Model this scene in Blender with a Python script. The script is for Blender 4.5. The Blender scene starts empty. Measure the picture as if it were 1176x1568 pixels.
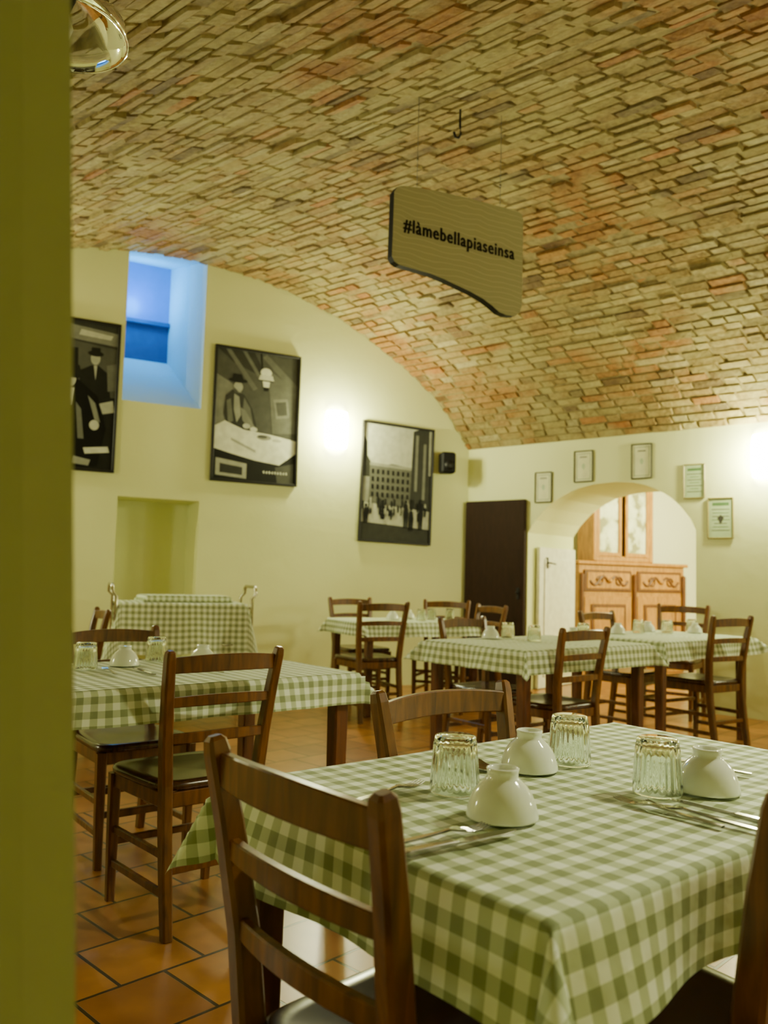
import bpy, math, random
from mathutils import Matrix, Vector, noise
random.seed(7)
PI=math.pi
# ------------------------------------------------------------------ frames
C=Vector((.93,9.27,0))
g=Vector((math.sin(math.radians(62)),math.cos(math.radians(62)),0))
gp=Vector((-g.y,g.x,0))
w=Vector((.7604,-.6494,0)); wp=Vector((-w.y,w.x,0))
ANG_G=math.atan2(g.y,g.x); ANG_W=math.atan2(w.y,w.x)
L=Vector((.77,.64,0)).normalized(); S=Vector((-L.y,L.x,0)); ANG_L=math.atan2(L.y,L.x)
def Mloc(o,ang): return Matrix.Translation(o)@Matrix.Rotation(ang,4,'Z')
MG=Mloc(C,ANG_G); MW=Mloc(C,ANG_W)

# ------------------------------------------------------------------ materials
MATS={}
def newmat(name):
    m=bpy.data.materials.new(name); m.use_nodes=True
    nt=m.node_tree; b=nt.nodes['Principled BSDF']; return m,nt,b
def N(nt,t,**kw):
    n=nt.nodes.new(t)
    for k,v in kw.items():
        if k in n.inputs: n.inputs[k].default_value=v
        else: setattr(n,k,v)
    return n
def lk(nt,a,b): nt.links.new(a,b)
def ramp(nt,fac,stops):
    r=nt.nodes.new('ShaderNodeValToRGB'); e=r.color_ramp.elements
    while len(e)<len(stops): e.new(.5)
    for i,(p,c) in enumerate(stops):
        e[i].position=p; e[i].color=(*c,1)
    lk(nt,fac,r.inputs[0]); return r.outputs[0]
def simple(name,col,rough=.5,metal=0,var=.08,scale=12,bump=0,emit=None,es=0,coat=0,spec=.5):
    m,nt,b=newmat(name)
    tc=N(nt,'ShaderNodeTexCoord'); no=N(nt,'ShaderNodeTexNoise',Scale=scale,Detail=2.0); lk(nt,tc.outputs['Object'],no.inputs['Vector'])
    c=ramp(nt,no.outputs['Fac'],[(.3,tuple(x*(1-var) for x in col)),(.7,tuple(min(1,x*(1+var)) for x in col))])
    lk(nt,c,b.inputs['Base Color']); b.inputs['Roughness'].default_value=rough; b.inputs['Metallic'].default_value=metal
    b.inputs['Coat Weight'].default_value=coat; b.inputs['Specular IOR Level'].default_value=spec
    if bump:
        bu=N(nt,'ShaderNodeBump',Strength=bump,Distance=.01); lk(nt,no.outputs['Fac'],bu.inputs['Height']); lk(nt,bu.outputs[0],b.inputs['Normal'])
    if emit: b.inputs['Emission Color'].default_value=(*emit,1); b.inputs['Emission Strength'].default_value=es
    MATS[name]=m; return m
WALLC=(.80,.84,.45)
def plaster(name,col):
    m,nt,b=newmat(name)
    tc=N(nt,'ShaderNodeTexCoord'); n1=N(nt,'ShaderNodeTexNoise',Scale=.9,Detail=2.0); n2=N(nt,'ShaderNodeTexNoise',Scale=9.0,Detail=4.0)
    for n in (n1,n2): lk(nt,tc.outputs['Object'],n.inputs['Vector'])
    c=ramp(nt,n1.outputs['Fac'],[(.35,tuple(x*.92 for x in col)),(.7,col)]); lk(nt,c,b.inputs['Base Color'])
    b.inputs['Roughness'].default_value=.8
    bu=N(nt,'ShaderNodeBump',Strength=.22,Distance=.015); lk(nt,n2.outputs['Fac'],bu.inputs['Height']); lk(nt,bu.outputs[0],b.inputs['Normal'])
    MATS[name]=m; return m
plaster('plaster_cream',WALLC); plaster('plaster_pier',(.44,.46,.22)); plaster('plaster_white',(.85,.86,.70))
def wood(name,dark,light,rough=.32):
    m,nt,b=newmat(name)
    tc=N(nt,'ShaderNodeTexCoord'); mp=N(nt,'ShaderNodeMapping'); mp.inputs['Scale'].default_value=(14,14,2.2)
    no=N(nt,'ShaderNodeTexNoise',Scale=3.0,Detail=4.0,Distortion=.6); lk(nt,tc.outputs['Object'],mp.inputs['Vector']); lk(nt,mp.outputs[0],no.inputs['Vector'])
    c=ramp(nt,no.outputs['Fac'],[(.3,dark),(.68,light)]); lk(nt,c,b.inputs['Base Color'])
    b.inputs['Roughness'].default_value=rough; b.inputs['Coat Weight'].default_value=.25; b.inputs['Coat Roughness'].default_value=.25
    MATS[name]=m; return m
wood('chair_wood',(.060,.019,.002),(.19,.066,.006)); wood('seat_wood',(.026,.010,.003),(.075,.027,.006),.22)
wood('table_wood',(.06,.016,.004),(.15,.043,.008),.4); wood('buffet_wood',(.28,.115,.012),(.52,.24,.03),.35)
wood('door_wood',(.020,.010,.005),(.028,.013,.007),.7); MATS['door_wood'].node_tree.nodes['Principled BSDF'].inputs['Coat Weight'].default_value=0; MATS['door_wood'].node_tree.nodes['Principled BSDF'].inputs['Specular IOR Level'].default_value=.15
simple('black_frame',(.012,.011,.009),.5,spec=.3); simple('black_plastic',(.006,.006,.006),.6,spec=.2)
simple('gold_frame',(.25,.20,.06),.4); simple('metal_tube',(.50,.48,.36),.25,1); simple('steel',(.34,.33,.30),.16,1,.03)
simple('ceramic',(.84,.89,.80),.08,0,.02,3,coat=.5); simple('paper_cream',(.74,.76,.50),.8); simple('ink_green',(.10,.20,.08),.8); simple('ink_dark',(.05,.05,.04),.8)
simple('paper_green',(.46,.58,.36),.8)
simple('lamp_glass',(.95,.93,.7),.3,emit=(1,1,.72),es=95); simple('iron',(.02,.02,.02),.5,.6)
simple('blue_sky_pane',(.02,.1,.4),.3,emit=(.01,.30,.90),es=.7); simple('white_door',(.86,.86,.74),.45)
simple('thread',(.20,.20,.16),.5); simple('sill_dark',(.04,.11,.28),.8); plaster('recess_daylit_plaster',(.60,.76,.82))  # recess plaster is white; blue daylight is put into its colour
for k in range(11):
    v=(k/10)**1.9*.74+.003; simple('photo_grey_%d'%k,(v*.96,v*1.0,v*.84),.6,0,.12,14,spec=.18)
m,nt,b=newmat('clear_glass'); b.inputs['Base Color'].default_value=(.93,.99,.93,1); b.inputs['Roughness'].default_value=.0; b.inputs['Transmission Weight'].default_value=1; b.inputs['IOR'].default_value=1.45; MATS['clear_glass']=m
m,nt,b=newmat('cabinet_glass'); b.inputs['Roughness'].default_value=.12; b.inputs['Coat Weight'].default_value=1
tc=N(nt,'ShaderNodeTexCoord'); no=N(nt,'ShaderNodeTexNoise',Scale=5.0,Detail=3.0); lk(nt,tc.outputs['Object'],no.inputs['Vector']); lk(nt,ramp(nt,no.outputs['Fac'],[(.42,(.25,.24,.12)),(.5,(.65,.68,.5)),(.62,(.80,.83,.68))]),b.inputs['Base Color']); MATS['cabinet_glass']=m
# gingham
m,nt,b=newmat('gingham'); uv=N(nt,'ShaderNodeUVMap'); sp=N(nt,'ShaderNodeSeparateXYZ'); lk(nt,uv.outputs[0],sp.inputs[0])
def stripe(o):
    a=N(nt,'ShaderNodeMath',operation='MULTIPLY'); lk(nt,o,a.inputs[0]); a.inputs[1].default_value=1/.045
    f=N(nt,'ShaderNodeMath',operation='FRACT'); lk(nt,a.outputs[0],f.inputs[0])
    c=N(nt,'ShaderNodeMath',operation='GREATER_THAN'); lk(nt,f.outputs[0],c.inputs[0]); c.inputs[1].default_value=.5; return c.outputs[0]
ad=N(nt,'ShaderNodeMath',operation='ADD'); lk(nt,stripe(sp.outputs[0]),ad.inputs[0]); lk(nt,stripe(sp.outputs[1]),ad.inputs[1])
hf=N(nt,'ShaderNodeMath',operation='MULTIPLY'); lk(nt,ad.outputs[0],hf.inputs[0]); hf.inputs[1].default_value=.5
c=ramp(nt,hf.outputs[0],[(0,(.88,.95,.80)),(.5,(.52,.60,.38)),(1,(.26,.315,.145))]); lk(nt,c,b.inputs['Base Color']); b.inputs['Roughness'].default_value=.75
no=N(nt,'ShaderNodeTexNoise',Scale=12.0,Detail=3.0); lk(nt,uv.outputs[0],no.inputs['Vector']); bu=N(nt,'ShaderNodeBump',Strength=.35,Distance=.014); lk(nt,no.outputs['Fac'],bu.inputs['Height']); lk(nt,bu.outputs[0],b.inputs['Normal'])
MATS['gingham']=m
# floor tiles
m,nt,b=newmat('terracotta_tiles'); tc=N(nt,'ShaderNodeTexCoord'); mp=N(nt,'ShaderNodeMapping'); mp.inputs['Rotation'].default_value=(0,0,-ANG_L-.1)
lk(nt,tc.outputs['Object'],mp.inputs['Vector'])
br=N(nt,'ShaderNodeTexBrick',Scale=1.0); br.inputs['Color1'].default_value=(.44,.19,.035,1); br.inputs['Color2'].default_value=(.28,.11,.022,1); br.inputs['Mortar'].default_value=(.05,.034,.012,1)
br.inputs['Mortar Size'].default_value=.006; br.inputs['Brick Width'].default_value=.27; br.inputs['Row Height'].default_value=.27; br.inputs['Mortar Smooth'].default_value=.2
lk(nt,mp.outputs[0],br.inputs['Vector'])
no=N(nt,'ShaderNodeTexNoise',Scale=7.0,Detail=3.0); lk(nt,tc.outputs['Object'],no.inputs['Vector'])
mx=N(nt,'ShaderNodeMix',data_type='RGBA',blend_type='MULTIPLY'); mx.inputs[0].default_value=.7; lk(nt,br.outputs['Color'],mx.inputs[6]); lk(nt,ramp(nt,no.outputs['Fac'],[(.3,(.55,.5,.45)),(.7,(1,1,1))]),mx.inputs[7]); lk(nt,mx.outputs[2],b.inputs['Base Color'])
b.inputs['Roughness'].default_value=.3
bu=N(nt,'ShaderNodeBump',Strength=.5,Distance=.004,invert=True); lk(nt,br.outputs['Fac'],bu.inputs['Height']); lk(nt,bu.outputs[0],b.inputs['Normal'])
MATS['terracotta_tiles']=m
# vault brick
m,nt,b=newmat('vault_brick'); at=N(nt,'ShaderNodeVertexColor'); at.layer_name='Col'
tc=N(nt,'ShaderNodeTexCoord'); no=N(nt,'ShaderNodeTexNoise',Scale=26.0,Detail=4.0); lk(nt,tc.outputs['Object'],no.inputs['Vector']); n2=N(nt,'ShaderNodeTexNoise',Scale=2.6,Detail=5.0); lk(nt,tc.outputs['Object'],n2.inputs['Vector'])
mx=N(nt,'ShaderNodeMix',data_type='RGBA',blend_type='MULTIPLY'); mx.inputs[0].default_value=.85; lk(nt,at.outputs[0],mx.inputs[6]); lk(nt,ramp(nt,no.outputs['Fac'],[(.3,(.54,.49,.42)),(.65,(1,1,1))]),mx.inputs[7])
mx2=N(nt,'ShaderNodeMix',data_type='RGBA'); lk(nt,ramp(nt,n2.outputs['Fac'],[(.46,(0,0,0)),(.66,(.6,.6,.6))]),mx2.inputs[0]); lk(nt,mx.outputs[2],mx2.inputs[6]); mx2.inputs[7].default_value=(.38,.34,.145,1)
lk(nt,mx2.outputs[2],b.inputs['Base Color']); b.inputs['Roughness'].default_value=.8
bu=N(nt,'ShaderNodeBump',Strength=.8,Distance=.014); lk(nt,no.outputs['Fac'],bu.inputs['Height']); lk(nt,bu.outputs[0],b.inputs['Normal'])
MATS['vault_brick']=m
simple('mortar',(.24,.19,.08),.95,0,.3,20,.6)
# sign board
m,nt,b=newmat('sign_board'); tc=N(nt,'ShaderNodeTexCoord'); wv=N(nt,'ShaderNodeTexWave',Scale=9.0,Distortion=6.0,Detail=1.5,bands_direction='Z'); wv.inputs['Detail Scale'].default_value=.6
lk(nt,tc.outputs['Object'],wv.inputs['Vector']); lk(nt,ramp(nt,wv.outputs['Fac'],[(.0,(.43,.42,.26)),(.8,(.42,.41,.255)),(.97,(.52,.51,.33))]),b.inputs['Base Color']); b.inputs['Roughness'].default_value=.55; MATS['sign_board']=m

# ------------------------------------------------------------------ mesh builder
class MB:
    def __init__(s): s.v=[];s.f=[];s.mi=[];s.mats=[];s.uv=None;s.sm=[]
    def mat(s,n):
        if n not in s.mats: s.mats.append(n)
        return s.mats.index(n)
    def add(s,vs,fs,mat,smooth=False):
        o=len(s.v); s.v+= [Vector(v) for v in vs]; k=s.mat(mat)
        for f in fs: s.f.append([i+o for i in f]); s.mi.append(k); s.sm.append(smooth)
        return o
    def box(s,c,d,mat,rot=0,bev=0):
        x,y,z=[q/2 for q in d]; R=Matrix.Rotation(rot,3,'Z'); b=min(bev,x*.9,y*.9,z*.9)
        if b<=0:
            vs=[R@Vector((i*x,j*y,k*z))+Vector(c) for k in(-1,1) for i,j in((-1,-1),(1,-1),(1,1),(-1,1))]
            s.add(vs,[(3,2,1,0),(4,5,6,7),(0,1,5,4),(1,2,6,5),(2,3,7,6),(3,0,4,7)],mat)
        else:
            rings=[]
            for zz,ins in((-z,b),(-z+b,0),(z-b,0),(z,b)):
                X,Y=x-ins,y-ins; bb=b if ins==0 else b*.5
                rings.append([(-X+bb,-Y),(X-bb,-Y),(X,-Y+bb),(X,Y-bb),(X-bb,Y),(-X+bb,Y),(-X,Y-bb),(-X,-Y+bb)])
            vs=[];fs=[]
            for (ring,zz) in zip(rings,(-z,-z+b,z-b,z)):
                vs+=[R@Vector((p[0],p[1],zz))+Vector(c) for p in ring]
            for r in range(3):
                for i in range(8):
                    j=(i+1)%8; fs.append((r*8+i,r*8+j,(r+1)*8+j,(r+1)*8+i))
            fs.append(tuple(range(7,-1,-1))); fs.append(tuple(range(24,32))); s.add(vs,fs,mat)
    def loft(s,rings,mat,smooth=False,cap=True,closed=True):
        n=len(rings[0]); vs=[p for r in rings for p in r]; fs=[]
        for r in range(len(rings)-1):
            for i in range(n if closed else n-1):
                j=(i+1)%n; fs.append((r*n+i,r*n+j,(r+1)*n+j,(r+1)*n+i))
        if cap: fs.append(tuple(range(n-1,-1,-1))); fs.append(tuple(range((len(rings)-1)*n,len(rings)*n)))
        s.add(vs,fs,mat,smooth)
    def sweep(s,path,sz,mat,up=(0,0,1),cham=.3,n=None,smooth=False):
        P=[Vector(p) for p in path]; rings=[]
        for i,p in enumerate(P):
            t=(P[min(i+1,len(P)-1)]-P[max(i-1,0)]).normalized(); u=Vector(up); side=t.cross(u)
            if side.length<1e-4: side=Vector((1,0,0))
            side.normalize(); u2=side.cross(t).normalized()
            a,b=sz[i] if isinstance(sz,list) else sz
            if n: rings.append([p+side*a*math.cos(2*PI*k/n)+u2*b*math.sin(2*PI*k/n) for k in range(n)])
            else:
                c=cham*min(a,b); rings.append([p+side*q[0]+u2*q[1] for q in((-a+c,-b),(a-c,-b),(a,-b+c),(a,b-c),(a-c,b),(-a+c,b),(-a,b-c),(-a,-b+c))])
        s.loft(rings,mat,smooth or bool(n))
    def lathe(s,prof,mat,seg=32,c=(0,0,0),rib=None):
        vs=[];fs=[];n=len(prof)
        for i in range(seg):
            th=2*PI*i/seg
            for j,(r,z) in enumerate(prof):
                rr=r+(rib[1]*math.cos(rib[0]*th) if rib and rib[2]<=j<=rib[3] else 0)
                vs.append(Vector((rr*math.cos(th),rr*math.sin(th),z))+Vector(c))
        for i in range(seg):
            k=(i+1)%seg
            for j in range(n-1): fs.append((i*n+j,k*n+j,k*n+j+1,i*n+j+1))
        s.add(vs,fs,mat,True)
    def poly(s,pts,mat,y):
        vs=[(p[0],y,p[1]) for p in pts]
        a=sum(pts[i][0]*pts[(i+1)%len(pts)][1]-pts[(i+1)%len(pts)][0]*pts[i][1] for i in range(len(pts)))
        idx=tuple(range(len(pts))) if a>0 else tuple(range(len(pts)-1,-1,-1)); s.add(vs,[idx],mat)
    def obj(s,name,M=None):
        me=bpy.data.meshes.new(name); me.from_pydata(s.v,[],s.f)
        for n in s.mats: me.materials.append(MATS[n])
        me.polygons.foreach_set('material_index',s.mi); me.polygons.foreach_set('use_smooth',s.sm)
        if s.uv:
            ul=me.uv_layers.new(name='UVMap')
            for lo in me.loops: ul.data[lo.index].uv=s.uv[lo.vertex_index]
        me.update()
        return place(me,name,M)
def place(me,name,M=None):
    o=bpy.data.objects.new(name,me); bpy.context.collection.objects.link(o)
    if M is not None: o.matrix_world=M
    return o

# ------------------------------------------------------------------ vault profile
PT=[(0,2.58),(.2,2.86),(.39,3.06),(.66,3.27),(.99,3.48),(1.6,3.79),(2.33,4.01),(3.07,4.10),(3.79,4.08),(4.31,4.0),(5,3.86),(6,3.58),(7,3.25),(8,2.88),(9,2.50)]
TEND=9.0; QEND=10.6
def vz(t):
    t=max(0,min(TEND,t))
    for i in range(len(PT)-1):
        if t<=PT[i+1][0]:
            p1,p2=PT[i],PT[i+1]; p0=PT[i-1] if i>0 else None; p3=PT[i+2] if i+2<len(PT) else None
            m1=(p2[1]-p0[1])/(p2[0]-p0[0]) if p0 else 1.55
            m2=(p3[1]-p1[1])/(p3[0]-p1[0]) if p3 else -.38
            h=p2[0]-p1[0]; x=(t-p1[0])/h
            return (2*x**3-3*x*x+1)*p1[1]+(x**3-2*x*x+x)*h*m1+(-2*x**3+3*x*x)*p2[1]+(x**3-x*x)*h*m2
    return PT[-1][1]
def VP(t,q): p=C-g*t+w*q; return Vector((p.x,p.y,vz(t)))
SINA=abs(g.cross(w).z); tab=[(0,0)]; s_=0;NT=900
for i in range(1,NT+1):
    t0=TEND*(i-1)/NT;t1=TEND*i/NT; s_+=math.hypot((t1-t0)*SINA,vz(t1)-vz(t0)); tab.append((s_,t1))
def t_of(s):
    lo,hi=0,NT
    while hi-lo>1:
        mid=(lo+hi)//2
        if tab[mid][0]<s: lo=mid
        else: hi=mid
    a,b=tab[lo],tab[hi]; return a[1]+(b[1]-a[1])*(s-a[0])/max(1e-9,b[0]-a[0])
def vn(t):
    T=VP(min(t+.01,TEND),0)-VP(max(t-.01,0),0); n=T.cross(w).normalized()
    return n if n.z<0 else -n
mb=MB(); cols=[]
NA=90
for i in range(NA+1):
    t=t_of(tab[-1][0]*i/NA)
    for q in (0,QEND): mb.v.append(VP(t,q)); cols.append((.5,.4,.2,1))
k=mb.mat('mortar'); kb=mb.mat('vault_brick')
for i in range(NA): mb.f.append([2*i,2*i+1,2*i+3,2*i+2]); mb.mi.append(k); mb.sm.append(True)
CH=.078; BL=.28; gap=.013; ncourse=int(tab[-1][0]/CH)
pal=[(.34,.265,.095),(.32,.26,.095),(.37,.30,.12),(.31,.225,.078)]
def lerp3(a,b,t): return tuple(a[i]+(b[i]-a[i])*t for i in range(3))
for c in range(ncourse):
    s0=c*CH; t0=t_of(s0+gap/2); t1=t_of(s0+CH-gap/2); nn=vn((t0+t1)/2)
    q=-random.random()*BL; cj=random.uniform(-.002,.004)
    while q<QEND:
        bl=BL*random.uniform(.86,1.08)
        if random.random()<.38: bl*=.52
        q0=max(0,q+gap/2); q1=min(QEND,q+bl-gap/2)
        if q1-q0>.03:
            pr=random.uniform(.004,.020)+cj+(.012 if random.random()<.10 else 0)
            tl=random.uniform(-.006,.006)
            if random.random()<.03: pr=-.001;tl=0
            cs=[VP(t0,q0),VP(t0,q1),VP(t1,q1),VP(t1,q0)]
            cen=sum(cs,Vector())/4; o=len(mb.v)
            jit=[w*random.uniform(-.007,.007)+Vector((0,0,random.uniform(-.003,.003))) for _ in range(4)]
            for a in range(4): mb.v.append(cs[a]-nn*.003+jit[a])
            for a in range(4): mb.v.append(cs[a]+(cen-cs[a])*.08+nn*(pr+(tl if a<2 else -tl))+jit[a])
            for f in ((4,5,6,7),(0,1,5,4),(1,2,6,5),(2,3,7,6),(3,0,4,7)): mb.f.append([o+z for z in f]); mb.mi.append(kb); mb.sm.append(False)
            nz=noise.noise(cen*.7); nz2=noise.noise(cen*1.7+Vector((5,2,1)))
            b_=random.choice(pal)
            reg=max(0,min(1,.28+1.6*nz+1.0*nz2+random.uniform(-.22,.22)))
            b_=lerp3(b_,(.34,.150,.028),reg*.85)
            if random.random()<.07: b_=lerp3(b_,(.42,.37,.19),.7)
            if random.random()<.05: b_=lerp3(b_,(.12,.075,.03),.7)
            if random.random()<.05: b_=lerp3(b_,(.38,.14,.025),.7)
            sh=random.uniform(.86,1.08); cols+= [(b_[0]*sh,b_[1]*sh,b_[2]*sh,1)]*8
        q+=bl
ce=mb.obj('ceiling'); ca=ce.data.color_attributes.new('Col','FLOAT_COLOR','POINT')
for i,cv in enumerate(cols): ca.data[i].color=cv

# ------------------------------------------------------------------ walls
def strips(mb,x0,x1,step,fn,mat,y=0,extra=()):
    xs=sorted(set([x0,x1]+list(extra)+[x0+step*i for i in range(1,int((x1-x0)/step)+1) if x0+step*i<x1]))
    for a,b in zip(xs[:-1],xs[1:]):
        m_=(a+b)/2
        for (la,ha),(lb,hb) in zip(fn(a,m_),fn(b,m_)):
            mb.add([(a,y,la),(b,y,lb),(b,y,hb),(a,y,ha)],[(0,1,2,3)],mat,True)
WX0,WX1,WZ=-3.785,-3.055,2.68; NX0,NX1,NZ=-3.78,-3.03,1.80
def fg(a,m):
    top=vz(-a)+.01
    if WX0<m<WX1: return [(NZ,WZ),(WZ,WZ)] if NX0<m<NX1 else [(0,WZ)]
    if NX0<m<NX1: return [(NZ,top)]
    return [(0,top)]
mb=MB(); P_='plaster_cream'
strips(mb,-TEND,0,.12,fg,P_,0,(WX0,WX1,NX0,NX1))
nd=.42
mb.add([(NX0,0,0),(NX0,nd,0),(NX0,nd,NZ),(NX0,0,NZ)],[(0,1,2,3)],P_); mb.add([(NX1,0,0),(NX1,nd,0),(NX1,nd,NZ),(NX1,0,NZ)],[(3,2,1,0)],P_)
mb.add([(NX0,nd,0),(NX1,nd,0),(NX1,nd,NZ),(NX0,nd,NZ)],[(0,1,2,3)],P_); mb.add([(NX0,0,NZ),(NX1,0,NZ),(NX1,nd,NZ),(NX0,nd,NZ)],[(0,1,2,3)],P_)
D=1.05; ix0,ix1=WX0+.0,WX1-.10; zi=3.33; zt=4.36; W_='recess_daylit_plaster'
fr=[(WX0,0,WZ),(WX1,0,WZ),(WX1,0,vz(-WX1)+.02),(WX0,0,vz(-WX0)+.02)]; bk=[(ix0,D,zi),(ix1,D,zi),(ix1,D,zt),(ix0,D,zt)]
mb.add(fr+bk,[(0,1,5,4),(1,2,6,5),(2,3,7,6),(3,0,4,7)],W_)
mb.add([(ix0,D,zi),(ix1,D,zi),(ix1,D,3.72),(ix0,D,3.72)],[(0,1,2,3)],'sill_dark')
mb.obj('wall_gable',MG)
mb=MB(); mb.add([(ix0,D,3.72),(ix1,D,3.72),(ix1,D,zt),(ix0,D,zt)],[(0,1,2,3)],'blue_sky_pane')
mb.box(((ix0+ix1)/2,D-.03,3.73),(ix1-ix0,.05,.04),'sill_dark'); mb.obj('window_1',MG)
AX0,AX1=.78,2.54; TH=1.0
def az(x):
    pts=[(.78,1.64),(.86,1.76),(.99,1.89),(1.13,1.99),(1.31,2.07),(1.53,2.115),(1.76,2.125),(1.95,2.11),(2.09,2.07),(2.25,1.99),(2.36,1.91),(2.49,1.75),(2.54,1.64)]
    for p,q in zip(pts[:-1],pts[1:]):
        if x<=q[0]+1e-6: return p[1]+(q[1]-p[1])*(x-p[0])/(q[0]-p[0])
    return 1.64
def fw(a,m):
    if AX0<m<AX1: return [(az(a),2.6)]
    return [(0,2.6)]
mb=MB(); ex=(AX0,.86,.92,.99,AX1,2.49,2.45)
strips(mb,0,QEND,.08,fw,P_,0,ex)
def fw2(a,m):
    if AX0<m<AX1: return [(az(a),2.9)]
    return [(0,2.9)]
strips(mb,-.29,5.2,.08,fw2,P_,TH,ex)
xs=[AX0+(AX1-AX0)*i/40 for i in range(41)]
for a,b_ in zip(xs[:-1],xs[1:]): mb.add([(a,0,az(a)),(b_,0,az(b_)),(b_,TH,az(b_)),(a,TH,az(a))],[(0,1,2,3)],P_,True)
mb.add([(AX0,0,0),(AX0,TH,0),(AX0,TH,1.64),(AX0,0,1.64)],[(0,1,2,3)],P_); mb.add([(AX1,0,0),(AX1,TH,0),(AX1,TH,1.64),(AX1,0,1.64)],[(3,2,1,0)],P_)
mb.obj('wall_right',MW)
def quadw(name,p0,p1,h0,h1,mat=P_):
    mb=MB(); mb.add([(p0.x,p0.y,0),(p1.x,p1.y,0),(p1.x,p1.y,h1),(p0.x,p0.y,h0)],[(0,1,2,3)],mat); return mb.obj(name)
quadw('wall_left',C-g*TEND,C-g*TEND+w*QEND,vz(TEND)+.02,vz(TEND)+.02)
mb=MB(); strips(mb,-TEND,0,.15,lambda a,m:[(0,vz(-a)+.01)],P_,0); mb.obj('wall_back',Mloc(C+w*QEND,ANG_G))
B0=Vector((2.16,10.64,0))
a0=B0-g*.93; a1=B0+g*4.2; e1=C+wp*TH+w*5.2
mb=MB(); mb.add([(a0.x,a0.y,0),(a1.x,a1.y,0),(a1.x,a1.y,2.9),(a0.x,a0.y,2.9)],[(0,1,2,3)],'plaster_white'); mb.obj('wall_adjoining_back')
mb=MB(); mb.add([(a1.x,a1.y,0),(e1.x,e1.y,0),(e1.x,e1.y,2.9),(a1.x,a1.y,2.9)],[(0,1,2,3)],'plaster_white'); mb.obj('wall_adjoining_side')
mb=MB(); mb.add([(a0.x,a0.y,2.9),(a1.x,a1.y,2.9),(e1.x,e1.y,2.9)],[(0,1,2)],'plaster_white'); mb.obj('ceiling_adjoining_room')
mb=MB(); pts=[C-g*9.2-w*.6,C-g*9.2+w*10.8,C+wp*6+w*10.8,C+wp*6+w*.0+g*1.0-w*.8,C+wp*.2-w*1.5]
mb.add([(p.x,p.y,0) for p in pts],[tuple(range(5))],'terracotta_tiles'); mb.obj('floor')
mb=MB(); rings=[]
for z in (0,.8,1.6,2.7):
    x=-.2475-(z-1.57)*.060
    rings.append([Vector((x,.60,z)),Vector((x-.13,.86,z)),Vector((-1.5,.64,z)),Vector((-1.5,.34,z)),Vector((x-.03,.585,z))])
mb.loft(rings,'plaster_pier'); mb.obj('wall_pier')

# ------------------------------------------------------------------ doors
mb=MB(); mb.box((.39,-.032,1.0),(.75,.05,1.98),'door_wood',bev=.006)
mb.lathe([(0,0),(.02,0),(.02,.02),(0,.02)],'iron',12,(.70,-.07,1.0)); mb.box((.70,-.06,1.0),(.03,.012,.12),'iron',bev=.003); mb.obj('door_1',MW)
mb=MB(); mb.box((AX0+.035,TH*.55,.75),(.04,.8,1.49),'white_door',bev=.006); mb.box((AX0+.06,TH*.55,.75),(.012,.6,1.25),'white_door',bev=.004)
mb.sweep([(AX0+.06,.30,1.33),(AX0+.11,.30,1.33),(AX0+.11,.40,1.32)],(.008,.008),'iron',n=8); mb.box((AX0+.065,.30,1.33),(.012,.03,.12),'iron')
mb.obj('door_2',MW)

# ------------------------------------------------------------------ pictures
def frame(mb,w_,h,t=.03,dep=.035,mat='black_frame'):
    for cx,cz,sx,sz in((0,h/2-t/2,w_,t),(0,-h/2+t/2,w_,t),(-w_/2+t/2,0,t,h-2*t),(w_/2-t/2,0,t,h-2*t)): mb.box((cx,-dep/2,cz),(sx,dep,sz),mat,bev=.004)
def pic(name,a,z,w_,h,shapes,bg=3,tilt=0):
    mb=MB(); frame(mb,w_,h,.024); W2,H2=w_-.048,h-.048
    mb.poly([(-W2/2,-H2/2),(W2/2,-H2/2),(W2/2,H2/2),(-W2/2,H2/2)],'photo_grey_%d'%bg,-.010)
    y=-.0105
    for gcol,pts in shapes:
        mb.poly([((max(0,min(1,p[0]))-.5)*W2,(.5-max(0,min(1,p[1])))*H2) for p in pts],'photo_grey_%d'%gcol,y); y-=.00012
    mb.obj(name,MG@Matrix.Translation((a,-.004,z))@Matrix.Rotation(tilt,4,'Y'))
def ell(cx,cy,rx,ry,n=16,a0=0): return [(cx+rx*math.cos(2*PI*i/n+a0),cy+ry*math.sin(2*PI*i/n+a0)) for i in range(n)]
R=random.Random(3)
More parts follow.
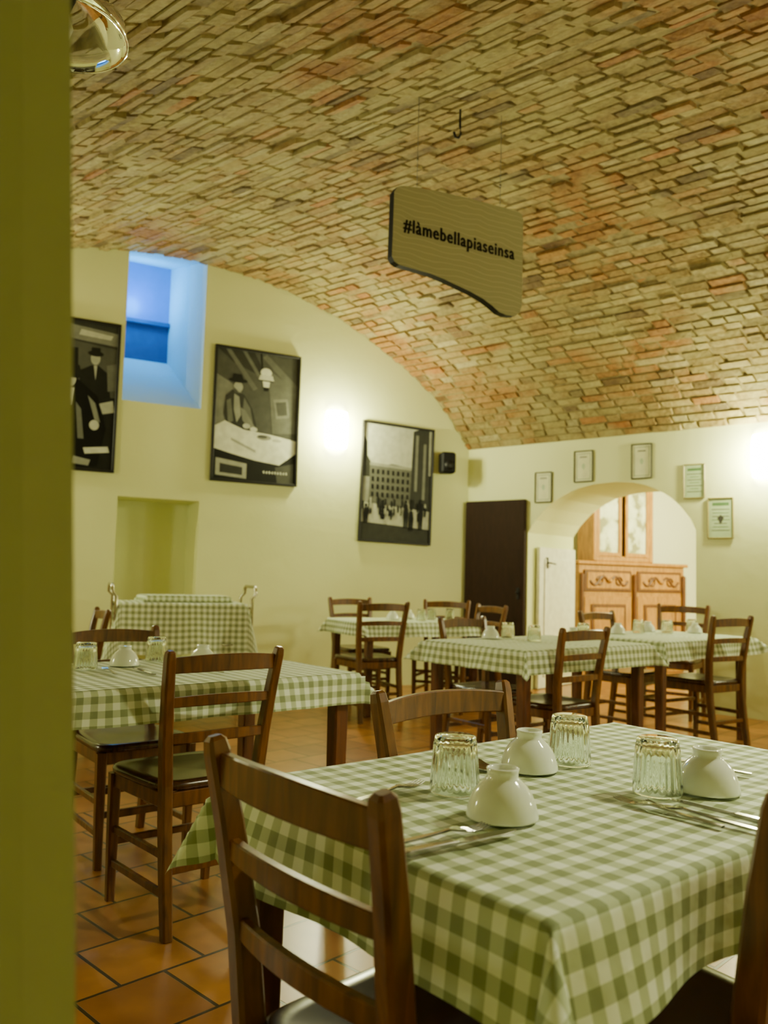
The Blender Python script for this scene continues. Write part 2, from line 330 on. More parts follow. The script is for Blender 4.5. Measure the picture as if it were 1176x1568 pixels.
s2=[(3,[(0,0),(1,0),(1,.35),(0,.3)]),(5,[(0,.20),(.3,.3),(.35,.6),(0,.62)]),(2,[(0,0),(.45,0),(.62,.20),(.2,.1)]),(4,[(.6,0),(1,.22),(1,.30),(.55,.03)]),(4,[(.10,0),(.16,0),(.5,.28),(.45,.3)]),(4,[(.30,0),(.35,0),(.56,.20),(.53,.22)]),
(4,[(.62,.12),(1,.25),(1,.60),(.7,.62)]),(1,[(.52,.0),(.54,0),(.56,.12),(.54,.12)]),(10,ell(.60,.145,.07,.035)),(9,[(.53,.165),(.68,.165),(.70,.205),(.51,.205)]),(2,[(.51,.205),(.70,.205),(.70,.215),(.51,.215)]),(10,[(.56,.215),(.65,.215),(.64,.26),(.57,.26)]),(1,[(.57,.26),(.64,.26),(.63,.29),(.58,.29)]),
(5,[(.70,.35),(.88,.33),(.91,.48),(.74,.50)]),(3,[(.73,.37),(.86,.355),(.88,.46),(.76,.475)]),
(2,[(.12,.36),(.20,.31),(.34,.34),(.44,.44),(.50,.56),(.46,.64),(.3,.66),(.16,.62),(.10,.5)]),(6,[(.22,.34),(.28,.36),(.31,.50),(.26,.56),(.22,.46)]),(4,[(.34,.36),(.42,.44),(.46,.56),(.41,.55),(.33,.44)]),(4,[(.13,.40),(.18,.38),(.22,.55),(.16,.58)]),
(7,ell(.265,.285,.055,.042)),(3,[(.21,.29),(.25,.31),(.29,.34),(.22,.33)]),(1,ell(.26,.235,.115,.018)),(1,[(.18,.235),(.20,.185),(.30,.185),(.335,.235)]),
(5,[(.30,.44),(.36,.46),(.46,.56),(.50,.60),(.44,.61),(.33,.54)]),(9,ell(.47,.60,.045,.018)),(8,ell(.38,.58,.045,.020)),
(10,[(.0,.60),(.12,.555),(.35,.61),(.7,.63),(1,.66),(1,.76),(.80,.86),(.50,.84),(.2,.80),(0,.77)]),(6,ell(.60,.655,.09,.022)),(3,ell(.58,.65,.06,.012)),(8,ell(.76,.67,.06,.012)),(7,[(.2,.68),(.5,.76),(.5,.78),(.2,.70)]),
(1,[(0,.77),(.2,.80),(.5,.84),(.8,.86),(1,.76),(1,1),(0,1)]),(7,[(.03,.84),(.40,.87),(.40,.985),(.03,.97)]),(2,[(.08,.88),(.35,.90),(.35,.96),(.08,.95)]),(3,[(.75,.88),(.98,.84),(.98,1),(.78,1)])]
for i in range(9): s2.append((9,[(.60+.035*i,.915+.006*(i%2)),(.62+.035*i,.912),(.622+.035*i,.935),(.604+.035*i,.93)]))
pic('framed_photograph',-2.505,2.665,.885,1.32,s2,3)
s3=[(8,[(0,0),(1,0),(1,.4),(0,.4)]),(2,[(0,.10),(.05,.16),(.06,.28),(.12,.34),(.12,.46),(0,.46)]),(4,[(.10,.36),(.30,.35),(.42,.33),(.72,.35),(.72,.72),(.10,.72)]),(6,[(.10,.335),(.74,.345),(.74,.37),(.10,.36)]),
(2,[(.72,.02),(.80,.0),(1,0),(1,.90),(.70,.90),(.71,.3)]),(5,[(.76,.05),(.80,.05),(.80,.55),(.76,.55)]),(5,[(.88,.12),(.92,.12),(.92,.62),(.88,.62)]),(7,[(.96,.0),(1,0),(1,.4),(.97,.4)]),(8,[(0,.68),(1,.72),(1,.88),(0,.86)]),(2,[(0,.85),(1,.88),(1,1),(0,1)])]
for r_ in range(4):
    for c_ in range(8): x=.13+c_*.073; y=.39+r_*.066; s3.append((1,[(x,y),(x+.034,y),(x+.034,y+.040),(x,y+.040)]))
for i in range(60):
    x=R.uniform(.0,.95); y=R.uniform(.62,.74); h_=R.uniform(.05,.09); s3.append((R.choice([0,1,1,2,7]),[(x,y+.01),(x+.012,y),(x+.026,y+.01),(x+.03,y+h_*.6),(x+.022,y+h_),(x+.004,y+h_)]))
for x,y,h_ in((.62,.64,.24),(.84,.62,.27),(.70,.70,.20),(.04,.70,.16),(.28,.74,.08)): s3+= [(0,[(x,y+.03),(x+.045,y+.03),(x+.06,y+h_*.45),(x+.05,y+h_),(x+.028,y+h_),(x+.025,y+h_*.6),(x+.018,y+h_),(x-.003,y+h_),(x-.012,y+h_*.45)]),(1,ell(x+.022,y+.012,.018,.016))]
pic('framed_photograph.001',-.915,2.125,.875,1.27,s3,6,.018)
s1=[(2,[(0,0),(1,0),(1,.3),(0,.3)]),(5,[(.45,.02),(1,.05),(1,.14),(.5,.12)]),(8,[(.62,.05),(.95,.07),(.93,.10),(.6,.09)]),(3,[(.3,.12),(1,.16),(1,.5),(.3,.5)]),(1,[(.35,.2),(.6,.18),(.62,.5),(.35,.5)])]
for (x,y,sc0) in ((.78,.24,1.1),(.42,.20,1.0),(.12,.18,1.1)):
    s1+= [(R.choice([0,1]),[(x-.16*sc0,y+.32*sc0),(x-.13*sc0,y+.09),(x-.04,y+.05),(x+.04,y+.05),(x+.13*sc0,y+.10),(x+.17*sc0,y+.32*sc0)]),(7,[(x-.015,y+.05),(x+.02,y+.05),(x+.01,y+.15)]),(7,ell(x,y,.045*sc0,.042*sc0)),(1,ell(x,y-.03*sc0,.075*sc0,.018*sc0)),(1,[(x-.05,y-.03),(x-.045,y-.075),(x+.045,y-.075),(x+.05,y-.03)])]
s1+= [(0,[(.20,.55),(.35,.42),(.62,.40),(.82,.50),(.92,.72),(.85,.98),(.25,1),(.15,.8)]),(8,ell(.52,.40,.075,.055)),(1,[(.40,.38),(.42,.30),(.62,.30),(.66,.38)]),(1,ell(.53,.375,.16,.018)),(9,[(.48,.46),(.58,.46),(.56,.58),(.51,.58)]),(7,ell(.30,.74,.06,.03)),(8,ell(.80,.70,.05,.035)),(6,[(.05,.80),(.45,.76),(.50,.80),(.10,.86)]),(9,[(.70,.86),(.95,.84),(.97,.88),(.72,.90)]),(5,[(0,.9),(.3,.92),(.3,1),(0,1)]),(4,[(.6,.55),(.66,.6),(.7,.8),(.64,.8)]),
(5,[(.72,.50),(.80,.55),(.86,.68),(.80,.66)]),(7,[(.84,.55),(.98,.52),(1,.60),(.88,.62)]),(4,[(.90,.28),(1,.26),(1,.45),(.92,.46)]),(6,[(.60,.92),(.78,.94),(.76,.98),(.58,.97)])]
pic('framed_photograph.002',-4.27,2.68,.885,1.36,s1,1)

def cert(name,a0_,a1_,z0,z1,kind):
    mb=MB(); w_,h=a1_-a0_,z1-z0; frame(mb,w_,h,.010,.018,'black_frame' if kind<3 else 'gold_frame')
    mb.poly([(-w_/2+.008,-h/2+.008),(w_/2-.008,-h/2+.008),(w_/2-.008,h/2-.008),(-w_/2+.008,h/2-.008)],'paper_cream' if kind<3 else 'paper_green',-.006)
    R=random.Random(kind*5); y=-.0065
    if kind<3:
        i_=.03
        for r in((-w_/2+i_,-h/2+i_,w_/2-i_,-h/2+i_+.004),(-w_/2+i_,h/2-i_-.004,w_/2-i_,h/2-i_),(-w_/2+i_,-h/2+i_,-w_/2+i_+.004,h/2-i_),(w_/2-i_-.004,-h/2+i_,w_/2-i_,h/2-i_)): mb.poly([(r[0],r[1]),(r[2],r[1]),(r[2],r[3]),(r[0],r[3])],'ink_green',y)
        mb.poly(ell(0,.0,.018,.030),'paper_green',y-.0002); mb.poly([(-.04,h*.28),(.04,h*.28),(.04,h*.31),(-.04,h*.31)],'ink_dark',y)
    else:
        mb.poly([(-w_*.32,h*.30),(w_*.32,h*.30),(w_*.32,h*.38),(-w_*.32,h*.38)],'ink_green',y)
        for k in range(7):
            l_=w_*R.uniform(.2,.36); zz=h*.2-k*h*.085; mb.poly([(-l_,zz),(l_,zz),(l_,zz+.006),(-l_,zz+.006)],'ink_green' if k%2 else 'ink_dark',y)
        if kind==4: mb.poly([(-.03,0),(0,-.06),(.03,0),(0,.03)],'ink_dark',y-.0003)
    mb.obj(name,MW@Matrix.Translation(((a0_+a1_)/2,-.003,(z0+z1)/2)))
cert('framed_certificate',.86,1.06,1.95,2.27,1); cert('framed_certificate.001',1.31,1.52,2.14,2.46,2); cert('framed_certificate.002',1.92,2.13,2.14,2.48,2)
cert('framed_certificate.003',2.43,2.63,1.93,2.25,3); cert('framed_certificate.004',2.65,2.88,1.56,1.93,4)

# speaker
mb=MB(); mb.box((0,-.10,0),(.16,.14,.23),'black_plastic',bev=.018); n0=len(mb.v); mb.lathe([(0,0),(.05,0),(.055,.006),(0,.004)],'iron',20,(0,0,0))
for i in range(n0,len(mb.v)): v=mb.v[i]; mb.v[i]=Vector((v.x,-.172-v.z,v.y-.03))
mb.box((0,-.02,.02),(.05,.05,.06),'iron',bev=.006); mb.obj('wall_speaker',MG@Matrix.Translation((-.315,0,2.39))@Matrix.Rotation(-.25,4,'Z'))

# sconces: half-cylinder frosted shades
def sconce(name,M):
    mb=MB(); rings=[]
    for z,r in((-.19,.09),(-.185,.112),(-.12,.125),(.12,.125),(.185,.112),(.19,.09)):
        rings.append([Vector((r*math.cos(PI+PI*i/16),.7*r*math.sin(PI+PI*i/16)-.012,z)) for i in range(17)])
    mb.loft(rings,'lamp_glass',True,True,False)
    mb.box((0,-.006,0),(.10,.012,.20),'iron',bev=.003)
    return mb.obj(name,M)
LG=(1.0,1.0,.48)
def plight(name,loc,e,col=LG,r=.06):
    l=bpy.data.lights.new(name,'POINT'); l.energy=e; l.color=col; l.shadow_soft_size=r
    o=bpy.data.objects.new(name,l); o.location=loc; bpy.context.collection.objects.link(o); return o
def sc(M,a,z,e,i,q=-.20):
    nm='wall_sconce' if i==0 else 'wall_sconce.%03d'%i
    mm=M@Matrix.Translation((a,0,z)); sconce(nm,mm); plight('sconce_light_%d'%i,mm@Vector((0,q,.0)),e)
sc(MG,-1.64,2.63,78,0); sc(MW,3.16,2.28,78,1); sc(MG,-5.2,2.6,52,2); sc(MW,5.6,1.9,34,3); sc(MW,8.2,1.9,20,4)
ML=Mloc(C-g*TEND,ANG_W+PI)
sc(ML,-3.0,1.9,24,5)

# glass pendant lamp, then an added fill downlight in a dome fixture
mb=MB(); mb.lathe([(.03,.10),(.08,.085),(.13,.05),(.17,0),(.18,-.05),(.172,-.05),(.16,-.0),(.12,.042),(.07,.075),(.03,.09)],'clear_glass',36)
mb.lathe([(0,.13),(.03,.12),(.035,.06),(.02,.02),(0,.02)],'iron',20); mb.lathe([(0,.02),(.02,.01),(.032,-.03),(.02,-.06),(0,-.068)],'ceramic',20); mb.sweep([(0,0,.12),(0,0,.50)],(.004,.004),'iron',n=8); mb.lathe([(0,.50),(.04,.50),(.04,.48),(0,.47)],'iron',20)
lp=Vector((-.93,2.2,2.66)); mb.obj('glass_pendant_lamp',Matrix.Translation(lp))
def fill_downlight(nm,x,y,z,e):
    p=Vector((x,y,0)); det=g.x*w.y-g.y*w.x; d_=p-C; a_=(d_.x*w.y-d_.y*w.x)/det; zt_=vz(-a_)-z
    mb=MB(); mb.lathe([(.02,.10),(.05,.09),(.11,.05),(.17,-.02),(.18,-.05),(.174,-.05),(.105,.042),(.045,.08),(.0,.085)],'iron',32); mb.sweep([(0,0,.09),(0,0,zt_)],(.004,.004),'iron',n=8)
    mb.lathe([(0,.07),(.02,.06),(.034,.02),(.025,-.01),(0,-.02)],'ceramic',18); mb.obj(nm,Matrix.Translation((x,y,z)))
    l=bpy.data.lights.new(nm+'_light','SPOT'); l.energy=e; l.color=(1,1,.62); l.spot_size=math.radians(150); l.spot_blend=.6; l.shadow_soft_size=.10
    o=bpy.data.objects.new(nm+'_light',l); o.location=(x,y,z-.04); bpy.context.collection.objects.link(o)
fill_downlight('added_fill_dome',1.9,2.0,2.45,190)  # added out of view to light the foreground table; the fixture is invented

# hanging sign
SO=Vector((-.01,4.70,0)); SD=Vector((.872,.489,0)).normalized(); SA=math.atan2(SD.y,SD.x); MS=Mloc(SO,SA)
top=[(.008,3.37),(.03,3.405),(.07,3.42),(.176,3.435),(.32,3.45),(.46,3.458),(.65,3.465),(.80,3.468),(.90,3.475),(.94,3.46),(.955,3.43)]
bot=[(.955,2.87),(.94,2.825),(.91,2.797),(.877,2.788),(.83,2.785),(.778,2.794),(.72,2.825),(.651,2.855),(.56,2.880),(.46,2.90),(.36,2.92),(.27,2.933),(.15,2.938),(.055,2.942),(.02,2.955),(.004,2.985)]
ol=top+bot; n=len(ol)
mb=MB()
fa=[(p[0],-.026,p[1]) for p in ol]; ba=[(p[0],.026,p[1]) for p in ol]
mb.add(fa,[tuple(range(n-1,-1,-1))],'sign_board'); mb.add(fa+ba,[(i,(i+1)%n,n+(i+1)%n,n+i) for i in range(n)]+[tuple(range(n,2*n))],'black_plastic')
for u in(.176,.79):
    p=SO+SD*u
    det=g.x*w.y-g.y*w.x; d_=p-C; a_=(d_.x*w.y-d_.y*w.x)/det; zt_=vz(-a_)
    mb.sweep([(u,0,3.43),(u,0,zt_)],(.0022,.0022),'thread',n=6); mb.lathe([(0,.012),(.007,.006),(.007,-.006),(0,-.012)],'steel',10,(u,0,3.62))
tcu=bpy.data.curves.new('txt','FONT'); tcu.body='#làmebellapiaseinsa'; tcu.size=.1; tcu.offset=.0008; tcu.space_character=1.14; tcu.align_x='LEFT'
to=bpy.data.objects.new('txt',tcu); bpy.context.collection.objects.link(to); bpy.context.view_layer.update()
dg=bpy.context.evaluated_depsgraph_get(); tm=to.evaluated_get(dg).to_mesh(); xs_=[v.co.x for v in tm.vertices]; sc_=.810/(max(xs_)-min(xs_)); x0_=min(xs_)
fs=[tuple(p.vertices) for p in tm.polygons]
for kk,(ox,oz) in enumerate(((0,0),(.0035,0),(.007,0),(.0035,.0025))):
    vs=[(.073+ox+(v.co.x-x0_)*sc_,-.0270-kk*.0001,3.150+oz+v.co.y*sc_*1.25) for v in tm.vertices]; mb.add(vs,fs,'black_plastic')
bpy.data.objects.remove(to)
mb.obj('hanging_sign',MS)
mb=MB(); zc=vz(3.85)
mb.sweep([(0,0,zc-.0),(0,0,zc-.12),(.006,0,zc-.17),(-.01,0,zc-.2),(-.035,0,zc-.2),(-.045,0,zc-.17)],(.008,.008),'iron',n=8); mb.obj('ceiling_hook',Matrix.Translation((.41,5.0,0))@Matrix.Rotation(.5,4,'Z'))

# ------------------------------------------------------------------ chair
def chair_mesh():
    mb=MB(); W='chair_wood'
    def xp(z): return .168 if z<.46 else .168+(z-.46)/.42*.033
    for sx in(-1,1):
        path=[(sx*xp(z),y,z) for y,z in((-.240,0),(-.218,.15),(-.193,.35),(-.187,.46),(-.197,.60),(-.222,.76),(-.243,.865),(-.247,.884),(-.248,.89))]
        sz=[(.016,.018),(.017,.021),(.018,.023),(.018,.023),(.018,.022),(.017,.020),(.016,.018),(.014,.015),(.008,.009)]
        mb.sweep(path,sz,W,up=(0,1,0),cham=.35)
        mb.sweep([(sx*.182,.175,0),(sx*.185,.172,.2),(sx*.187,.17,.435)],[(.014,.014),(.017,.017),(.019,.019)],W,up=(0,1,0),cham=.35)
        for z in(.13,.245): mb.sweep([(sx*.168,-.215+.02*(z-.1),z),(sx*.184,.172,z)],[(.0085,.012)]*2,W)
        mb.sweep([(sx*.168,-.18,.412),(sx*.186,.165,.412)],(.010,.024),W)
    for z,y in((.20,.172),(.29,.172),(.20,-.212),(.412,.168),(.412,-.19)):
        h=.024 if z>.4 else .012; hx=.184 if y>0 else .165; mb.sweep([(-hx,y,z),(hx,y,z)],(.009,h),W)
    def yb(z): return -.187-(z-.46)*.135
    for z,h,bow,arch in((.840,.028,.030,.008),(.722,.0175,.026,.006),(.605,.0175,.022,.004)):
        path=[];sz=[]
        for i in range(13):
            t=-1+2*i/12; path.append((t*(xp(z)-.006),yb(z)-bow*(1-t*t)+.004,z+arch*(1-t*t))); sz.append((.0085,h*(1-.12*t*t)))
        mb.sweep(path,sz,W)
    def outline(k,ins=0):
        pts=[]; n=40
        for i in range(n):
            th=2*PI*i/n; cx,sy=math.cos(th),math.sin(th); e=.36
            x=math.copysign(abs(cx)**e,cx); y=math.copysign(abs(sy)**e,sy)
            hw=(.214-.034*(1-(y+1)/2))-ins; pts.append((x*hw*k,(.005+y*(.205-ins))*k))
        return pts
    rings=[]
    for k,ins,z in((1,.012,.435),(1,.002,.440),(1,0,.452),(1,.004,.462),(1,.012,.466),(.80,.0,.464),(.5,0,.459),(.15,0,.457)):
        rings.append([Vector((p[0],p[1],z)) for p in outline(k,ins)])
    mb.loft(rings,'seat_wood',True)
    return mb
cm=chair_mesh(); ch0=None; nch=0
def chair(bx,by,face,scale=1.0):
    """bx,by: plan position of the middle of the back's top; face: direction the sitter faces"""
    global ch0,nch
    f=Vector((face[0],face[1],0)).normalized(); ang=math.atan2(-f.x,f.y)
    o=Vector((bx,by,0))+f*.243*scale
    M=Matrix.Translation(o)@Matrix.Rotation(ang,4,'Z')@Matrix.Scale(scale,4)
    nm='dining_chair' if nch==0 else 'dining_chair.%03d'%nch
    if ch0 is None: ob=cm.obj(nm,M); ch0=ob.data
    else: ob=place(ch0,nm,M)
    nch+=1; return ob
chair(-.118,1.150,L); chair(.155,1.975,-S); chair(.648,1.175,S); chair(-.505,2.77,S); chair(-1.46,2.66,L); chair(-1.18,3.70,-S)
chair(1.13,4.64,S); chair(.54,5.56,-S); chair(1.70,6.62,-S,1.03); chair(2.42,5.78,S+L*.12,1.05)
chair(.02,6.62,gp,1.06); chair(-.30,8.0,-gp,1.05); chair(.62,7.95,(-.3,-1),1.05); chair(.98,7.45,-g,1.03); chair(-1.78,5.35,-g); chair(2.72,7.55,(-.6,-.8),1.08)

# ------------------------------------------------------------------ tables
def cloth_mb(a,b,d,seed,step=.02,flare=.5):
    mb=MB(); nu=int(2*(a+d)/step); nv=int(2*(b+d)/step); vs=[];uvs=[]
    for j in range(nv+1):
        v=-(b+d)+2*(b+d)*j/nv
        for i in range(nu+1):
            u=-(a+d)+2*(a+d)*i/nu; du=max(0,abs(u)-a); dv=max(0,abs(v)-b); su=1 if u>0 else -1; sv=1 if v>0 else -1
            x=max(-a,min(a,u)); y=max(-b,min(b,v)); r=math.hypot(du,dv); z=0
            if r>0:
                ed=.004*(1-math.exp(-r/.006))
                rp=(.13+.13*math.sin((x*7+y*7)*1.7+seed)+.10*math.sin((x*13-y*17)+seed*2))*r
                if du>0 and dv>0:
                    th=math.atan2(dv,du); fl=flare*math.sin(2*th)**1.8
                    off=ed+rp+r*fl; off=min(off,r*.85+ed); x+=su*off*math.cos(th); y+=sv*off*math.sin(th); z=-math.sqrt(max(0,r*r-min(off,r*.9)**2))
                elif du>0: x+=su*(ed+rp); z=-math.sqrt(max(0,r*r-(rp)**2))
                else: y+=sv*(ed+rp); z=-math.sqrt(max(0,r*r-(rp)**2))
            else:
                z=.0018*noise.noise(Vector((u*6,v*6,seed)))+ .0022*math.exp(-(abs(u-a*.05)/.008)**1.2)+.0022*math.exp(-(abs(v)/.008)**1.2)
            vs.append((x,y,z)); uvs.append((u+seed*.013,v+seed*.007))
    fs=[(j*(nu+1)+i,j*(nu+1)+i+1,(j+1)*(nu+1)+i+1,(j+1)*(nu+1)+i) for j in range(nv) for i in range(nu)]
    mb.add(vs,fs,'gingham',True); mb.uv=uvs; return mb
ntb=0
TH_=.762
def table(near,dirL,ln,dp,drop,step=.02):
    global ntb
    d=Vector(dirL).normalized(); s=Vector((-d.y,d.x,0)); c=Vector((near[0],near[1],0))+d*ln/2+s*dp/2; ang=math.atan2(d.y,d.x); M=Mloc(c,ang)
    suf='' if ntb==0 else '.%03d'%ntb
    mb=MB(); a,b=ln/2,dp/2
    mb.box((0,0,TH_-.018),(ln,dp,.030),'table_wood',bev=.004)
    for sx in(-1,1):
        for sy in(-1,1): mb.sweep([(sx*(a-.06),sy*(b-.06),0),(sx*(a-.06),sy*(b-.06),TH_-.03)],[(.026,.026),(.032,.032)],'table_wood',up=(0,1,0),cham=.2)
    for sy in(-1,1): mb.box((0,sy*(b-.055),TH_-.075),(ln-.17,.022,.085),'table_wood')
    for sx in(-1,1): mb.box((sx*(a-.055),0,TH_-.075),(.022,dp-.17,.085),'table_wood')
    t=mb.obj('dining_table'+suf,M)
    co=cloth_mb(a+.003,b+.003,drop,ntb*1.7+.5,step).obj('tablecloth',Matrix.Translation((0,0,TH_))); co.parent=t
    ntb+=1; return M
table((.198,.959),L,1.2,.75,.135,.012)
p=Vector((-.075,3.29,0))-L*1.3; table((p.x,p.y),L,1.3,.8,.115)
table((.777,4.507),L,1.2,.8,.13)
table((1.86,5.52),L,1.2,.8,.13)
table((-.12,6.78),g,1.15,.75,.12)
p=Vector((-1.9,4.95,0))-g*1.2; table((p.x,p.y),g,1.2,.8,.13)

# ------------------------------------------------------------------ tableware
TZ=TH_+.0045
def glass_mb():
    mb=MB(); R=.0435
    out=[(R-.0025,0),(R,.001),(R,.004),(R-.0005,.012),(R-.0015,.02),(R-.003,.045),(R-.005,.068),(R-.0055,.078),(R-.006,.088),(R-.008,.0965),(R-.012,.098),(0,.098)]
    inn=[(0,.086),(R-.013,.086),(R-.010,.080),(R-.008,.06),(R-.0055,.03),(R-.0035,.008),(R-.0025,0)]
    mb.lathe(out,'clear_glass',144,rib=(24,.0014,4,7)); mb.lathe(inn,'clear_glass',72); return mb
def bowl_mb():
    mb=MB(); mb.lathe([(.054,0),(.0575,.0005),(.0575,.003),(.0555,.012),(.052,.025),(.046,.038),(.037,.050),(.028,.058),(.0245,.062),(.025,.070),(.0262,.075),(.0235,.0765),(.022,.074),(.021,.066),(.0,.064)],'ceramic',48)
    mb.lathe([(.0,.058),(.030,.050),(.044,.034),(.051,.015),(.054,0)],'ceramic',48); return mb
GM=glass_mb().obj('drinking_glass'); GM.matrix_world=Matrix.Translation((.137,1.497,TZ))
BM=bowl_mb().obj('ceramic_bowl'); BM.matrix_world=Matrix.Translation((.20,1.353,TZ))
ng=1;nb=1
def G(x,y):
    global ng; place(GM.data,'drinking_glass.%03d'%ng,Matrix.Translation((x,y,TZ))@Matrix.Rotation(x*7,4,'Z')); ng+=1
def Bw(x,y):
    global nb; place(BM.data,'ceramic_bowl.%03d'%nb,Matrix.Translation((x,y,TZ))); nb+=1
G(.396,1.752); G(.503,1.525); Bw(.302,1.692); Bw(.604,1.555)
Bw(-1.0,3.30); G(-.93,3.50); Bw(-.72,3.42); G(-1.10,3.15)
Bw(.70,5.35); G(.82,5.42); G(.95,5.20); Bw(1.25,5.45); G(1.35,5.6)
G(1.95,6.35); G(2.2,6.45); Bw(2.1,6.6); Bw(2.45,6.55); G(2.5,6.75); Bw(1.75,6.2)
Bw(.1,7.35); G(.35,7.3); G(.45,7.5); G(.62,7.6); Bw(.25,7.6)
def fork_mb():
    mb=MB(); m_='steel'
    pts=[(0,.0050,.0015),(.03,.0065,.002),(.07,.0048,.003),(.11,.0030,.005),(.125,.0035,.0065),(.137,.010,.0055),(.148,.0125,.004)]
    mb.sweep([(x,0,z+.002) for x,h,z in pts],[(h,.0017) for x,h,z in pts],m_)
    for k in(-3,-1,1,3):
        mb.sweep([(.146,k*.0033,.0055),(.165,k*.0032,.003),(.18,k*.0031,.0035),(.196,k*.0030,.007)],[(.0018,.0013),(.0016,.0011),(.0014,.001),(.0008,.0007)],m_)
    return mb
def knife_mb():
    mb=MB(); pts=[(0,.006,.003),(.01,.008,.004),(.09,.0065,.0035),(.10,.005,.002),(.115,.009,.0008),(.18,.0095,.0008),(.205,.006,.0006),(.214,.0015,.0005)]
    mb.sweep([(x,0,.0045) for x,a,b in pts],[(a,b) for x,a,b in pts],'steel'); return mb
def spoon_mb():
    mb=MB(); pts=[(0,.0055),(.03,.006),(.08,.004),(.12,.0026),(.13,.005),(.14,.012),(.155,.0175),(.17,.0185),(.185,.015),(.195,.007),(.198,.002)]
    mb.sweep([(x,0,.003+(.004 if .1<x<.135 else 0)) for x,a in pts],[(a,.0013) for x,a in pts],'steel'); return mb
cnt={}
def cut(kind,x,y,ang,dz=0):
    nm={'f':'fork','k':'table_knife','s':'spoon'}[kind]; k=cnt.get(kind,[0,None])
    M=Matrix.Translation((x,y,TZ+dz))@Matrix.Rotation(ang,4,'Z')
    if k[1] is None: o=({'f':fork_mb,'k':knife_mb,'s':spoon_mb}[kind])().obj(nm,M); k[1]=o.data
    else: place(k[1],nm+'.%03d'%k[0],M)
    k[0]+=1; cnt[kind]=k
def toward(p,q): return math.atan2(q[1]-p[1],q[0]-p[0])
cut('f',-.045,1.39,toward((-.05,1.39),(.065,1.53)))
cut('k',.035,1.145,toward((.04,1.17),(.18,1.27))); cut('f',.005,1.175,toward((.005,1.175),(.165,1.285)))
cut('f',.535,1.315,toward((.535,1.315),(.425,1.455))); cut('f',.585,1.300,toward((.585,1.30),(.475,1.425))); cut('k',.640,1.31,toward((.60,1.30),(.50,1.42)))
cut('s',.19,1.85,toward((.19,1.85),(.215,1.66))); cut('f',.74,1.68,toward((.74,1.68),(.64,1.76)))
cut('f',-.93,2.98,ANG_L+1.4); cut('k',-.80,3.0,ANG_L+1.5); cut('f',-.58,3.12,ANG_L+1.5)

# ------------------------------------------------------------------ serving trolley
tc_=Vector((-1.60,6.72,0)); TM=Mloc(tc_,ANG_G-.12)@Matrix.Scale(1.035,4)
mb=MB(); T='metal_tube'
for sx in(-1,1):
    x=sx*.50
    pth=[(x,-.22,.06),(x,-.22,.90)]+[(x+sx*.03,-.22+.06*(1-math.cos(a)),.90+.09*math.sin(a)) for a in (.4,.8,1.2,1.57)]+[(x+sx*.03,.16,.99)]+[(x+sx*.03,.22-.06*(1-math.cos(a)),.90+.09*math.sin(a)) for a in (1.2,.8,.4)]+[(x,.22,.90),(x,.22,.06)]
    mb.sweep(pth,(.013,.013),T,up=(1,0,0.01),n=10)
    for y in(-.22,.22):
        mb.sweep([(x-.012,y,.035),(x+.012,y,.035)],(.035,.035),'black_plastic',n=14); mb.box((x,y,.06),(.02,.02,.03),T)
for z in(.25,.55,.83):
    mb.box((0,0,z),(.98,.42,.02),T,bev=.004)
    for y in(-.22,.22): mb.sweep([(-.5,y,z),(.5,y,z)],(.009,.009),T,n=8)
tr=mb.obj('serving_trolley',TM)
co=cloth_mb(.46,.235,.38,4.2,.02,.12).obj('tablecloth',Matrix.Translation((0,0,.862))); co.parent=tr
co=cloth_mb(.32,.16,.05,2.2,.02).obj('folded_cloth',Matrix.Translation((.02,.02,.915))@Matrix.Rotation(.12,4,'Z')); co.parent=tr

# ------------------------------------------------------------------ buffet cabinet in adjoining room
BO=Vector((2.40,10.2,0)); MBf=Mloc(BO,ANG_G)
mb=MB(); Wd='buffet_wood'; w_=1.80; H=1.40; dp=.40
mb.box((w_/2,dp/2,.62),(w_,dp,1.24),Wd,bev=.008); mb.box((w_/2,dp/2-.01,H-.02),(w_+.08,dp+.06,.045),Wd,bev=.01); mb.box((w_/2,dp/2,1.30),(w_+.0,dp,.12),Wd,bev=.008)
for k in range(2):
    cx=.46+k*.88
    mb.box((cx,-.008,1.16),(.78,.03,.26),'table_wood',bev=.008); mb.box((cx,-.018,1.16),(.70,.03,.20),Wd,bev=.008)
    for r in(1,-1):
        pth=[(cx+r*(.03+.28*t),-.038,1.16+.055*math.sin(t*2*PI)) for t in [i/14 for i in range(15)]]; mb.sweep(pth,(.012,.016),'table_wood',n=8)
        mb.sweep([(cx+r*(.16+.05*math.cos(t)),-.038,1.16+.05*math.sin(t)) for t in [i*.5 for i in range(12)]],(.010,.012),'table_wood',n=6)
    mb.lathe([(0,-.03),(.03,-.02),(.04,0),(.03,.02),(0,.03)],Wd,14,(cx,-.04,1.16))
    mb.box((cx,-.008,.52),(.78,.03,.90),Wd,bev=.01); mb.box((cx,-.025,.52),(.58,.02,.70),'table_wood',bev=.01); mb.box((cx,-.032,.52),(.50,.02,.62),Wd,bev=.01)
for x in(.03,.90,1.77): mb.box((x,-.02,.65),(.06,.05,1.2),'table_wood',bev=.015)
hx0,hx1=.22,1.16; hc=(hx0+hx1)/2; hz0,hz1=1.40,2.55
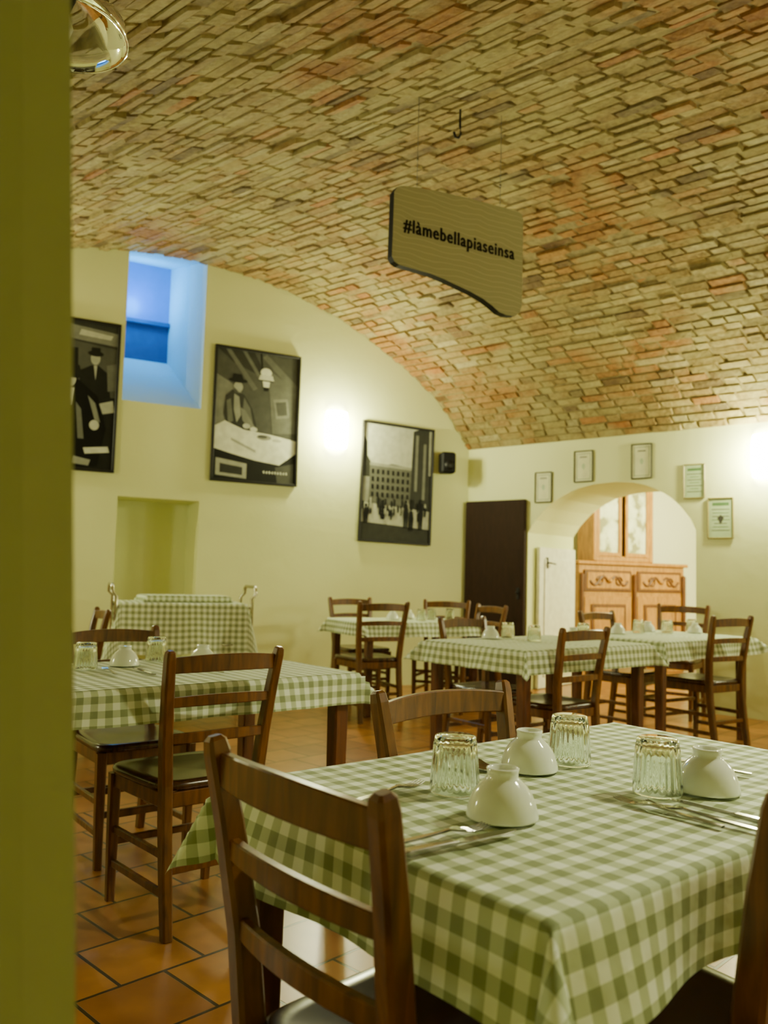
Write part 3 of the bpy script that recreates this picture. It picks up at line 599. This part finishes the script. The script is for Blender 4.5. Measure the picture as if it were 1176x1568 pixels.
for x in(hx0,hc,hx1): mb.box((x,.10,(hz0+hz1)/2),(.07,.30 if x!=hc else .04,hz1-hz0),Wd,bev=.01)
for z in(hz0+.035,hz1-.03): mb.box((hc,.10,z),(hx1-hx0,.28,.07),Wd,bev=.01)
mb.box((hc,.24,(hz0+hz1)/2),(hx1-hx0,.02,hz1-hz0),Wd)
for k in(0,1):
    x=hx0+.235+k*.47; mb.box((x,-.02,(hz0+hz1)/2),(.33,.01,hz1-hz0-.2),'cabinet_glass')
    for sx in(-1,1): mb.box((x+sx*.18,-.03,(hz0+hz1)/2),(.05,.03,hz1-hz0-.10),Wd,bev=.006)
    for z in(hz0+.09,hz1-.09): mb.box((x,-.03,z),(.34,.03,.05),Wd,bev=.006)
mb.box((hc,.08,hz1+.03),(hx1-hx0+.14,.40,.06),Wd,bev=.015)
mb.obj('buffet_cabinet',MBf)
plight('adjoining_room_light',C+wp*1.9+w*2.6+Vector((0,0,2.3)),280,(1,.98,.55),.15)
wl=MG@Vector(((ix0+ix1)/2-.05,D-.22,3.95))
plight('window_daylight',wl,16,(.03,.48,1.0),.10)
plight('pier_fill_light',Vector((-.7,-.6,1.9)),18,(1,1,.50),.2)  # added fill behind the camera, brightens the near pier

wd=bpy.data.worlds.new('world'); bpy.context.scene.world=wd; wd.use_nodes=True; bg=wd.node_tree.nodes['Background']; bg.inputs[0].default_value=(.5,.5,.3,1); bg.inputs[1].default_value=.02

# ------------------------------------------------------------------ camera
F=1800.0; pitch=math.atan(139/F); roll=.027
cam=bpy.data.cameras.new('camera'); cam.sensor_fit='VERTICAL'; cam.sensor_height=36; cam.sensor_width=27; cam.lens=F/2212*36; cam.clip_start=.02
cam.dof.use_dof=True; cam.dof.focus_distance=1.95; cam.dof.aperture_fstop=4.0
co=bpy.data.objects.new('camera',cam); co.matrix_world=Matrix.Translation((0,0,1.14))@Matrix.Rotation(PI/2+pitch,4,'X')@Matrix.Rotation(roll,4,'Z'); bpy.context.collection.objects.link(co); bpy.context.scene.camera=co
